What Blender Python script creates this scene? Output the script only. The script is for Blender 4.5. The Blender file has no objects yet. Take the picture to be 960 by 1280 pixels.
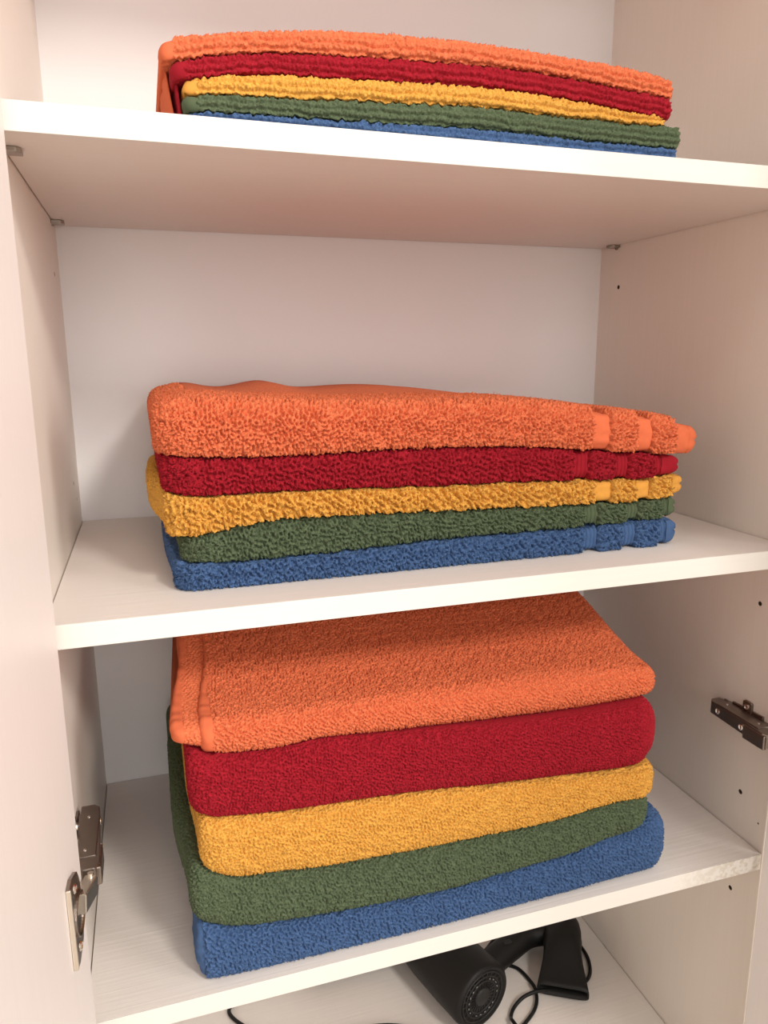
import bpy, bmesh, math, random
import numpy as np
from mathutils import Vector, Matrix

random.seed(7)
rng = np.random.default_rng(11)
sc = bpy.context.scene
COL = sc.collection
PI = math.pi

# ------------------------------------------------------------------ sizes (metres)
W, D = 0.664, 0.3551           # inside width and depth of the cupboard
Z_A0, Z_A1 = 1.0827, 1.1005    # upper shelf board: underside, top
Z_B1 = 0.7644                  # middle shelf board: top
Z_C1 = 0.4320                  # lower shelf board: top
BOARD = 0.0181
Z_D = 0.1000                   # bottom board: top
Z_TOP = 1.80
PANEL = 0.018

# ------------------------------------------------------------------ materials
def new_mat(name):
    m = bpy.data.materials.new(name)
    m.use_nodes = True
    nt = m.node_tree
    return m, nt, nt.nodes['Principled BSDF']

def melamine(name, col, axis=None, bump=0.25, rough=0.45):
    """white foil with a fine pressed wood grain that runs along one axis"""
    m, nt, b = new_mat(name)
    b.inputs['Roughness'].default_value = rough
    b.inputs['Base Color'].default_value = (*col, 1)
    if axis is not None:
        tc = nt.nodes.new('ShaderNodeTexCoord')
        mp = nt.nodes.new('ShaderNodeMapping')
        s = [330, 330, 330]
        s[axis] = 9
        mp.inputs['Scale'].default_value = s
        no = nt.nodes.new('ShaderNodeTexNoise')
        no.inputs['Scale'].default_value = 1.0
        no.inputs['Detail'].default_value = 3
        no.inputs['Distortion'].default_value = 0.4
        bp = nt.nodes.new('ShaderNodeBump')
        bp.inputs['Strength'].default_value = bump
        bp.inputs['Distance'].default_value = 0.0006
        nt.links.new(tc.outputs['Object'], mp.inputs['Vector'])
        nt.links.new(mp.outputs['Vector'], no.inputs['Vector'])
        nt.links.new(no.outputs['Fac'], bp.inputs['Height'])
        nt.links.new(bp.outputs['Normal'], b.inputs['Normal'])
        cr = nt.nodes.new('ShaderNodeMixRGB')
        cr.inputs['Color1'].default_value = (*[c * 0.965 for c in col], 1)
        cr.inputs['Color2'].default_value = (*[min(1, c * 1.02) for c in col], 1)
        nt.links.new(no.outputs['Fac'], cr.inputs['Fac'])
        nt.links.new(cr.outputs['Color'], b.inputs['Base Color'])
    return m

M_VERT = melamine('melamine_grain_upright', (0.86, 0.785, 0.705), 2, bump=0.09)
M_HORI = melamine('melamine_grain_across', (0.81, 0.75, 0.70), 0, bump=0.4)
M_DOOR = melamine('melamine_door', (0.86, 0.80, 0.765), 2, bump=0.15)
M_EDGE = melamine('melamine_edge_band', (0.78, 0.74, 0.68), 0, bump=0.06, rough=0.35)
M_BACK = melamine('white_back_board', (0.85, 0.825, 0.82), None, rough=0.4)
M_CHIP = melamine('raw_chipboard', (0.10, 0.065, 0.04), None, rough=0.9)

def worn_edge(m):
    """scuffed, yellowed stretch of the lower shelf's edge near its right end"""
    nt = m.node_tree
    b = nt.nodes['Principled BSDF']
    src = b.inputs['Base Color'].links[0].from_socket
    tc = nt.nodes.new('ShaderNodeTexCoord')
    sp = nt.nodes.new('ShaderNodeSeparateXYZ')
    nt.links.new(tc.outputs['Object'], sp.inputs[0])
    def rng_(sock, a, c):
        r = nt.nodes.new('ShaderNodeMapRange')
        r.inputs['From Min'].default_value = a; r.inputs['From Max'].default_value = c
        nt.links.new(sock, r.inputs['Value'])
        return r.outputs['Result']
    no = nt.nodes.new('ShaderNodeTexNoise'); no.inputs['Scale'].default_value = 210; no.inputs['Detail'].default_value = 4
    nt.links.new(tc.outputs['Object'], no.inputs['Vector'])
    fx, fz, fn = rng_(sp.outputs['X'], .215, .30), rng_(sp.outputs['Z'], .46, .44), rng_(no.outputs['Fac'], .46, .56)
    def mul(a, c):
        k = nt.nodes.new('ShaderNodeMath'); k.operation = 'MULTIPLY'
        nt.links.new(a, k.inputs[0])
        if isinstance(c, float): k.inputs[1].default_value = c
        else: nt.links.new(c, k.inputs[1])
        return k.outputs[0]
    f = mul(mul(mul(fx, fz), fn), .5)
    mx = nt.nodes.new('ShaderNodeMixRGB')
    mx.inputs['Color2'].default_value = (.52, .43, .31, 1)
    nt.links.new(f, mx.inputs['Fac']); nt.links.new(src, mx.inputs['Color1'])
    nt.links.new(mx.outputs['Color'], b.inputs['Base Color'])
worn_edge(M_EDGE)

def metal(name, col, rough, spec=1.0):
    m, nt, b = new_mat(name)
    b.inputs['Base Color'].default_value = (*col, 1)
    b.inputs['Metallic'].default_value = spec
    b.inputs['Roughness'].default_value = rough
    tc = nt.nodes.new('ShaderNodeTexCoord')
    no = nt.nodes.new('ShaderNodeTexNoise')
    no.inputs['Scale'].default_value = 300
    rr = nt.nodes.new('ShaderNodeMapRange')
    rr.inputs['To Min'].default_value = rough * 0.8
    rr.inputs['To Max'].default_value = rough * 1.25
    nt.links.new(tc.outputs['Object'], no.inputs['Vector'])
    nt.links.new(no.outputs['Fac'], rr.inputs['Value'])
    nt.links.new(rr.outputs['Result'], b.inputs['Roughness'])
    return m

M_NICKEL = metal('dull_nickel', (0.30, 0.255, 0.225), 0.36)
M_BRIGHT = metal('bright_nickel', (0.80, 0.74, 0.64), 0.3)
M_SCREW = metal('screw_steel', (0.85, 0.80, 0.74), 0.22)
M_PIN = metal('shelf_pin_steel', (0.40, 0.36, 0.32), 0.3)

def plastic(name, col, rough):
    m, nt, b = new_mat(name)
    b.inputs['Specular IOR Level'].default_value = 0.28
    b.inputs['Base Color'].default_value = (*col, 1)
    b.inputs['Roughness'].default_value = rough
    tc = nt.nodes.new('ShaderNodeTexCoord')
    no = nt.nodes.new('ShaderNodeTexNoise')
    no.inputs['Scale'].default_value = 900
    bp = nt.nodes.new('ShaderNodeBump')
    bp.inputs['Strength'].default_value = 0.08
    bp.inputs['Distance'].default_value = 0.0004
    nt.links.new(tc.outputs['Object'], no.inputs['Vector'])
    nt.links.new(no.outputs['Fac'], bp.inputs['Height'])
    nt.links.new(bp.outputs['Normal'], b.inputs['Normal'])
    return m

M_BLACK = plastic('black_plastic', (0.008, 0.0072, 0.0065), 0.5)
M_BLACKG = plastic('black_rubber_cord', (0.008, 0.008, 0.008), 0.35)
M_GRILL = plastic('black_grill', (0.02, 0.019, 0.018), 0.5)
M_MARK = plastic('pale_print', (0.30, 0.29, 0.27), 0.6)

def cloth(name, col, pile=True):
    m, nt, b = new_mat(name)
    b.inputs['Roughness'].default_value = 0.95
    b.inputs['Specular IOR Level'].default_value = 0.12
    b.inputs['Sheen Weight'].default_value = 0.10 if pile else 0.08
    b.inputs['Sheen Roughness'].default_value = 0.5
    b.inputs['Sheen Tint'].default_value = (*[min(1, c * 1.3 + 0.12) for c in col], 1)
    tc = nt.nodes.new('ShaderNodeTexCoord')
    no = nt.nodes.new('ShaderNodeTexNoise')
    no.inputs['Scale'].default_value = 700 if pile else 1100
    no.inputs['Detail'].default_value = 2
    nt.links.new(tc.outputs['Object'], no.inputs['Vector'])
    bp = nt.nodes.new('ShaderNodeBump')
    bp.inputs['Strength'].default_value = 0.6 if pile else 0.25
    bp.inputs['Distance'].default_value = 0.0008 if pile else 0.0003
    nt.links.new(no.outputs['Fac'], bp.inputs['Height'])
    nt.links.new(bp.outputs['Normal'], b.inputs['Normal'])
    n2 = nt.nodes.new('ShaderNodeTexNoise')
    n2.inputs['Scale'].default_value = 620 if pile else 200
    n2.inputs['Detail'].default_value = 1.5
    nt.links.new(tc.outputs['Object'], n2.inputs['Vector'])
    mx = nt.nodes.new('ShaderNodeMixRGB')
    lo, hi = (0.42, 1.45) if pile else (0.92, 1.06)
    mx.inputs['Color1'].default_value = (*[c * lo for c in col], 1)
    mx.inputs['Color2'].default_value = (*[min(1, c * hi) for c in col], 1)
    nt.links.new(n2.outputs['Fac'], mx.inputs['Fac'])
    nt.links.new(mx.outputs['Color'], b.inputs['Base Color'])
    return m

RGB = {'orange': (0.76, 0.175, 0.075), 'red': (0.34, 0.013, 0.024), 'yellow': (0.76, 0.36, 0.070),
       'green': (0.102, 0.134, 0.074), 'blue': (0.068, 0.128, 0.265)}
PILE = {k: cloth(k + '_terry', v) for k, v in RGB.items()}
WOVEN = {k: cloth(k + '_woven', [min(1, c * 0.86) for c in v], False) for k, v in RGB.items()}

# ------------------------------------------------------------------ object helpers
def thing(name, label, cat, loc=(0, 0, 0), group=None):
    o = bpy.data.objects.new(name, None)
    o.empty_display_size = 0.05
    o.location = loc
    COL.objects.link(o)
    o['label'] = label
    o['category'] = cat
    if group:
        o['group'] = group
    return o

def world_of(o):
    v = Vector((0, 0, 0))
    while o is not None:
        v += o.location
        o = o.parent
    return v

def link(name, me, m, parent=None, label=None, smooth=True):
    """me holds world coordinates; they are moved into the parent's frame"""
    if smooth:
        me.polygons.foreach_set('use_smooth', [True] * len(me.polygons))
    if m is not None:
        me.materials.append(m)
    if parent is not None:
        me.transform(Matrix.Translation(-world_of(parent)))
    o = bpy.data.objects.new(name, me)
    COL.objects.link(o)
    if parent is not None:
        o.parent = parent
    if label:
        o['label'] = label
    return o

def bm_obj(name, bm, m, parent=None, label=None, smooth=False):
    bmesh.ops.recalc_face_normals(bm, faces=bm.faces)
    me = bpy.data.meshes.new(name)
    bm.to_mesh(me)
    bm.free()
    return link(name, me, m, parent, label, smooth)

def add_box(bm, x0, x1, y0, y1, z0, z1, bev=0.0, seg=2):
    r = bmesh.ops.create_cube(bm, size=1.0)
    vs = r['verts']
    bmesh.ops.scale(bm, vec=(abs(x1 - x0), abs(y1 - y0), abs(z1 - z0)), verts=vs)
    bmesh.ops.translate(bm, vec=((x0 + x1) / 2, (y0 + y1) / 2, (z0 + z1) / 2), verts=vs)
    if bev > 0:
        es = list({e for v in vs for e in v.link_edges})
        r = bmesh.ops.bevel(bm, geom=es, offset=bev, segments=seg, profile=0.5, affect='EDGES')
        vs = list({v for f in r['faces'] for v in f.verts} | {v for v in vs if v.is_valid})
    return vs

def add_prism(bm, pts, axis, a, b, bev=0.0):
    """polygon pts (2D) swept from a to b along the axis"""
    def mk(p, t):
        if axis == 0:
            return (t, p[0], p[1])
        if axis == 1:
            return (p[0], t, p[1])
        return (p[0], p[1], t)
    va = [bm.verts.new(mk(p, a)) for p in pts]
    vb = [bm.verts.new(mk(p, b)) for p in pts]
    fs = [bm.faces.new(va), bm.faces.new(vb[::-1])]
    n = len(pts)
    for i in range(n):
        fs.append(bm.faces.new((va[i], vb[i], vb[(i + 1) % n], va[(i + 1) % n])))
    if bev > 0:
        es = list({e for f in fs for e in f.edges})
        bmesh.ops.bevel(bm, geom=es, offset=bev, segments=2, profile=0.5, affect='EDGES')
    return va + vb

def frame_of(d):
    d = Vector(d).normalized()
    a = Vector((0, 0, 1)) if abs(d.z) < 0.9 else Vector((1, 0, 0))
    s = d.cross(a).normalized()
    u = s.cross(d).normalized()
    return d, s, u

def add_lathe(bm, prof, origin, direction, n=48, sx=1.0, sy=1.0):
    """profile of (distance along axis, radius)"""
    d, s, u = frame_of(direction)
    o = Vector(origin)
    rings = []
    for t, r in prof:
        if r < 1e-6:
            rings.append([bm.verts.new(o + d * t)])
        else:
            rings.append([bm.verts.new(o + d * t + (s * math.cos(2 * PI * k / n) * sx + u * math.sin(2 * PI * k / n) * sy) * r) for k in range(n)])
    for A, B in zip(rings, rings[1:]):
        if len(A) == 1 and len(B) == 1:
            continue
        for k in range(n):
            k2 = (k + 1) % n
            if len(A) == 1:
                bm.faces.new((A[0], B[k], B[k2]))
            elif len(B) == 1:
                bm.faces.new((A[k], B[0], A[k2]))
            else:
                bm.faces.new((A[k], B[k], B[k2], A[k2]))

def smooth_path(pts, n=10):
    P = [Vector(p) for p in pts]
    P = [P[0] * 2 - P[1]] + P + [P[-1] * 2 - P[-2]]
    out = []
    for i in range(1, len(P) - 2):
        for k in range(n):
            t = k / n
            a, b, c, d = P[i - 1], P[i], P[i + 1], P[i + 2]
            out.append(0.5 * ((2 * b) + (c - a) * t + (2 * a - 5 * b + 4 * c - d) * t * t + (3 * b - a - 3 * c + d) * t ** 3))
    out.append(P[-2])
    return out

def clamp_z(path, zmin):
    return [Vector((p.x, p.y, max(p.z, zmin))) for p in path]

def add_tube(bm, pts, r, n=12, radii=None, cap=True, flat=1.0):
    rings = []
    prev = None
    for i, p in enumerate(pts):
        a = pts[max(0, i - 1)]
        b = pts[min(len(pts) - 1, i + 1)]
        d = (Vector(b) - Vector(a)).normalized()
        if prev is None:
            _, s, u = frame_of(d)
        else:
            s = (prev - d * prev.dot(d)).normalized()
            u = s.cross(d).normalized()
        prev = s
        rr = radii[i] if radii else r
        rings.append([bm.verts.new(Vector(p) + (s * math.cos(2 * PI * k / n) + u * math.sin(2 * PI * k / n) * flat) * rr) for k in range(n)])
    for A, B in zip(rings, rings[1:]):
        for k in range(n):
            bm.faces.new((A[k], B[k], B[(k + 1) % n], A[(k + 1) % n]))
    if cap:
        bm.faces.new(rings[0][::-1])
        bm.faces.new(rings[-1])

# ------------------------------------------------------------------ the cupboard
cup = thing('wardrobe', 'tall white wood grain wardrobe standing open with shelves of folded towels', 'wardrobe', (W / 2, D / 2, 0.0))

def side_panel(x0, x1, holes, face_x):
    bm = bmesh.new()
    add_box(bm, x0, x1, 0.0, D + 0.004, 0.0, Z_TOP, 0.0006, 1)
    cut = bmesh.new()
    for (y, z, r) in holes:
        add_lathe(cut, [(-0.006, 0.0), (-0.006, r), (0.012, r), (0.012, 0.0)], (face_x, y, z), (1 if face_x > 0.1 else -1, 0, 0), 16)
    bmesh.ops.recalc_face_normals(bm, faces=bm.faces)
    bmesh.ops.recalc_face_normals(cut, faces=cut.faces)
    me = bpy.data.meshes.new('side_panel'); bm.to_mesh(me); bm.free()
    mc = bpy.data.meshes.new('cut'); cut.to_mesh(mc); cut.free()
    a = bpy.data.objects.new('a', me); b = bpy.data.objects.new('b', mc)
    COL.objects.link(a); COL.objects.link(b)
    md = a.modifiers.new('b', 'BOOLEAN'); md.operation = 'DIFFERENCE'; md.object = b; md.solver = 'EXACT'
    dg = bpy.context.evaluated_depsgraph_get()
    res = bpy.data.meshes.new_from_object(a.evaluated_get(dg))
    bpy.data.objects.remove(a); bpy.data.objects.remove(b)
    res.name = 'side_panel'
    o = link('side_panel', res, M_VERT, cup, smooth=False)
    res.materials.append(M_CHIP)
    off = world_of(cup)
    for p in res.polygons:
        c = p.center + off
        if abs(c.x - face_x) > .0002 and any(math.hypot(c.y - y, c.z - z) < r * 1.05 for y, z, r in holes):
            p.material_index = 1
    return o

side_panel(-PANEL, 0.0, [(0.304, 1.029, 0.0024), (0.299, 0.817, 0.0022), (0.318, 0.797, 0.0016), (0.037, 0.696, 0.0024)], 0.0)
side_panel(W, W + PANEL, [(0.037, 0.6965, 0.0024), (0.037, 0.4825, 0.0026), (0.037, 0.3632, 0.0026), (0.3131, 1.0309, 0.0026), (0.0095, 0.462, 0.0011)], W)

bm = bmesh.new(); add_box(bm, -PANEL + 0.004, W + PANEL - 0.004, D, D + 0.004, 0.03, Z_TOP)
bm_obj('back_panel', bm, M_BACK, cup)

def board(name, z0, z1):
    bm = bmesh.new(); add_box(bm, 0.0010, W - 0.0010, 0.0012, D - 0.0010, z0, z1)
    o = bm_obj(name, bm, M_HORI, cup)
    bm = bmesh.new(); add_box(bm, 0.0010, W - 0.0010, 0.0, 0.0012, z0, z1, 0.0004, 2)
    bm_obj('edge_band', bm, M_EDGE, o)
    return o
board('shelf', Z_A0, Z_A1)
board('shelf', 1.4150, 1.4328)  # unseen shelf above the view, added to dim the upper compartment's back wall
board('shelf', Z_B1 - BOARD, Z_B1)
board('shelf', Z_C1 - BOARD, Z_C1)
board('bottom_panel', Z_D - BOARD, Z_D)
board('top_panel', Z_TOP - BOARD, Z_TOP)
bm = bmesh.new(); add_box(bm, 0.0005, W - 0.0005, 0.03, 0.046, 0.0, Z_D - BOARD)
bm_obj('plinth', bm, M_VERT, cup)

# flat steel pins that carry the upper shelf
for x, s in ((0.0, 1), (W, -1)):
    for y in (0.041, 0.3205):
        bm = bmesh.new()
        add_prism(bm, [(x, y - 0.0065), (x + s * 0.0090, y - 0.0065), (x + s * 0.0120, y - 0.0035), (x + s * 0.0120, y + 0.0065), (x, y + 0.0065)], 2, Z_A0 - 0.0036, Z_A0 - 0.0001, 0.0006)
        add_lathe(bm, [(0.0, 0.0024), (0.002, 0.0024)], (x, y, Z_A0 - 0.0032), (s, 0, 0), 12)
        bm_obj('shelf_pin', bm, M_PIN, cup, 'steel shelf pin')

# doors, both swung open a little past a right angle
def door(x_edge, y_edge, ang, s):
    """s = +1: left door (its inner face looks to +x), -1: right door"""
    d = Vector((-s * math.sin(ang), -math.cos(ang), 0))
    n = Vector((s * math.cos(ang), -math.sin(ang), 0))
    bm = bmesh.new()
    vs = add_box(bm, -PANEL, 0.0, 0.0, 0.330, 0.045, Z_TOP - 0.004, 0.0007, 2)
    for v in bm.verts:
        p = v.co.copy()
        v.co = Vector((x_edge, y_edge, 0)) + n * p.x + d * p.y + Vector((0, 0, p.z))
    o = bm_obj('door', bm, M_DOOR, cup)
    return o, d, n
XD, YD = 0.0103, -0.0166
door_left, dl, nl = door(XD, YD, math.radians(5), 1)
door_right, dr, nr = door(W - 0.0125, YD + .004, math.radians(5), -1)

# concealed hinges
def hinge(s, x_face, z, d, n, xe):
    """arm lies on the side panel's inner face x_face; s = direction away from the panel"""
    root = None
    X = lambda t: x_face + s * t
    # mounting plate with a wing above and below
    bm = bmesh.new()
    add_box(bm, X(0.0002), X(0.0028), 0.008, 0.070, z - 0.0065, z + 0.0065, 0.0006)
    add_prism(bm, [(0.031, z + 0.004), (0.031, z + 0.017), (0.0325, z + 0.0185), (0.0415, z + 0.0185), (0.043, z + 0.017), (0.043, z + 0.004)], 0, X(0.0002), X(0.0032), 0.0006)
    add_prism(bm, [(0.016, z + 0.004), (0.016, z + 0.011), (0.058, z + 0.009), (0.058, z + 0.004)], 0, X(0.0002), X(0.0026), 0.0005)
    add_prism(bm, [(0.031, z - 0.004), (0.031, z - 0.017), (0.0325, z - 0.0185), (0.0415, z - 0.0185), (0.043, z - 0.017), (0.043, z - 0.004)], 0, X(0.0002), X(0.0032), 0.0006)
    root = bm_obj('hinge', bm, M_NICKEL, cup, 'brown nickel concealed hinge')
    for zz in (z + 0.0125, z - 0.0125):
        bm = bmesh.new()
        add_lathe(bm, [(0.0, 0.0030), (0.0012, 0.0028), (0.0016, 0.0018), (0.0009, 0.0012), (0.0009, 0)], (X(0.0033), 0.037, zz), (s, 0, 0), 18)
        bm_obj('screw', bm, M_SCREW, root, 'bright screw head')
    # channel shaped arm
    bm = bmesh.new()
    add_prism(bm, [(0.0755, 0.0036), (0.0755, 0.0145), (0.071, 0.0185), (0.008, 0.0215), (-0.004, 0.0225), (-0.010, 0.0190), (-0.010, 0.010), (0.004, 0.0036)], 2, z - 0.0080, z + 0.0062, 0.0009)
    for v in bm.verts:
        x, y, zz = v.co
        v.co = (y and X(y) or X(0), x, zz)
    # the prism was laid out as (y, offset): swap into place
    add_box(bm, X(0.0030), X(0.0190), 0.004, 0.062, z + 0.0058, z + 0.0072, 0.0004)
    add_box(bm, X(0.0185), X(0.0232), -0.008, 0.020, z - 0.0105, z + 0.0048, 0.0010)
    bm_obj('arm', bm, M_NICKEL, root)
    for y, q in ((0.060, 0.0185), (0.024, 0.0212)):
        bm = bmesh.new()
        add_lathe(bm, [(-0.001, 0.0031), (0.0010, 0.0030), (0.0015, 0.0022), (0.0006, 0.0014), (0.0006, 0)], (X(q), y, z - 0.001), (s, 0, 0.0), 18)
        bm_obj('screw', bm, M_SCREW, root, 'bright adjusting screw')
    for y in (0.056, 0.012):
        bm = bmesh.new()
        add_lathe(bm, [(0.0, 0.0014), (0.0006, 0.0012), (0.0008, 0)], (X(0.011), y, z + 0.0072), (0, 0, 1), 12)
        bm_obj('rivet', bm, M_SCREW, root)
    # cup plate on the door, in the door's own frame: p along the door, q off its face
    E0 = Vector((xe, YD, 0))
    def place(bm, m, name, lab=None):
        for v in bm.verts:
            p = v.co.copy()
            v.co = E0 + d * p.x + n * p.y + Vector((0, 0, p.z))
        return bm_obj(name, bm, m, root, lab)
    zc = z + 0.001
    bm = bmesh.new()
    add_prism(bm, [(0.049, zc - 0.031), (0.049, zc + 0.031), (0.040, zc + 0.033), (0.024, zc + 0.027), (0.019, zc + 0.018), (0.017, zc), (0.019, zc - 0.018), (0.024, zc - 0.027), (0.040, zc - 0.033)], 1, 0.0, 0.0030, 0.0007)
    cpl = place(bm, M_NICKEL, 'cup_plate')
    bm = bmesh.new()
    add_box(bm, 0.0470, 0.0492, 0.0001, 0.0036, zc - 0.031, zc + 0.031, 0.0009)
    place(bm, M_BRIGHT, 'plate_rim', 'bright rim of hinge cup plate')
    for zz in (zc + 0.0225, zc - 0.0225):
        bm = bmesh.new()
        add_lathe(bm, [(-0.001, 0.0036), (0.0032, 0.0036), (0.0042, 0.0024), (0.0036, 0.0014), (0.0036, 0)], (0.036, 0.0, zz), (0, 1, 0), 18)
        place(bm, M_SCREW, 'screw', 'bright screw head')
    bm = bmesh.new()
    add_lathe(bm, [(0.0028, 0.0150), (0.0046, 0.0150), (0.0050, 0.0142), (0.0040, 0.0125), (0.0020, 0.0120), (0.0020, 0.0)], (0.032, 0.0, zc), (0, 1, 0), 36)
    place(bm, M_NICKEL, 'cup')
    # link from cup to arm
    c0 = E0 + d * 0.029 + n * 0.0035 + Vector((0, 0, zc + 0.004))
    c1 = Vector((X(0.0165), -0.015, z - 0.003))
    bm = bmesh.new()
    ax = (c1 - c0)
    dd = ax.normalized()
    up = Vector((0, 0, 1))
    sd = dd.cross(up).normalized()
    up = sd.cross(dd).normalized()
    quad = []
    for c, hw in ((c0, 0.0068), (c1, 0.0068)):
        quad.append([bm.verts.new(c + sd * a * 0.0046 + up * b * hw) for a, b in ((-1, -1), (1, -1), (1, 1), (-1, 1))])
    A, B = quad
    bm.faces.new(A); bm.faces.new(B[::-1])
    for k in range(4):
        bm.faces.new((A[k], B[k], B[(k + 1) % 4], A[(k + 1) % 4]))
    bmesh.ops.bevel(bm, geom=list(bm.edges), offset=0.0006, segments=2, affect='EDGES')
    bm_obj('link', bm, M_BRIGHT, root, 'bright link plate of hinge')
    bm = bmesh.new()
    add_lathe(bm, [(-0.0095, 0), (-0.0095, 0.0021), (0.0095, 0.0021), (0.0095, 0)], c1, (0, 0, 1), 14)
    bm_obj('pivot', bm, M_SCREW, root)

hinge(1, 0.0, 0.5710, dl, nl, XD)
hinge(-1, W, 0.5700, dr, nr, W - XD)

# ------------------------------------------------------------------ towels
def band_field(lam, n=56, spread=0.22, stretch=(1, 1, 1)):
    """random field with one dominant wavelength: worm-like curls of terry loops"""
    v = rng.normal(size=(n, 3)); v /= np.linalg.norm(v, axis=1)[:, None]
    k = v * (2 * PI / lam) * (1 + spread * rng.uniform(-1, 1, size=(n, 1))) * np.array(stretch)
    ph = rng.uniform(0, 2 * PI, n)
    def f(P):
        out = np.zeros(len(P), dtype=np.float32)
        P = P.astype(np.float32)
        for i in range(n):
            out += np.cos(P @ k[i].astype(np.float32) + np.float32(ph[i]))
        return out * math.sqrt(2.0 / n)
    return f

def sstep(x):
    x = np.clip(x, 0, 1)
    return x * x * (3 - 2 * x)

def interp_smooth(tab, sig=0.010):
    tab = np.array(tab)
    xs = np.linspace(tab[0, 0] - 0.06, tab[-1, 0] + 0.06, 900)
    zs = np.interp(xs, tab[:, 0], tab[:, 1])
    dx = xs[1] - xs[0]
    k = np.exp(-0.5 * (np.arange(-60, 61) * dx / sig) ** 2); k /= k.sum()
    zp = np.pad(zs, 60, mode='edge')
    zs = np.convolve(zp, k, mode='valid')
    return lambda x: np.interp(x, xs, zs)

def seam_jitter(seed, y0):
    global rng
    keep = rng
    rng = np.random.default_rng(seed)
    a = band_field(.0042, 24); b = band_field(.012, 14)
    rng = keep
    def f(X, Y):
        q = np.stack([X, Y, np.zeros_like(X)], -1).reshape(-1, 3)
        return (.00055 * a(q) + .00045 * b(q)).reshape(X.shape) * (1 - sstep((Y - y0 - .010) / .008))
    return f

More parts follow.
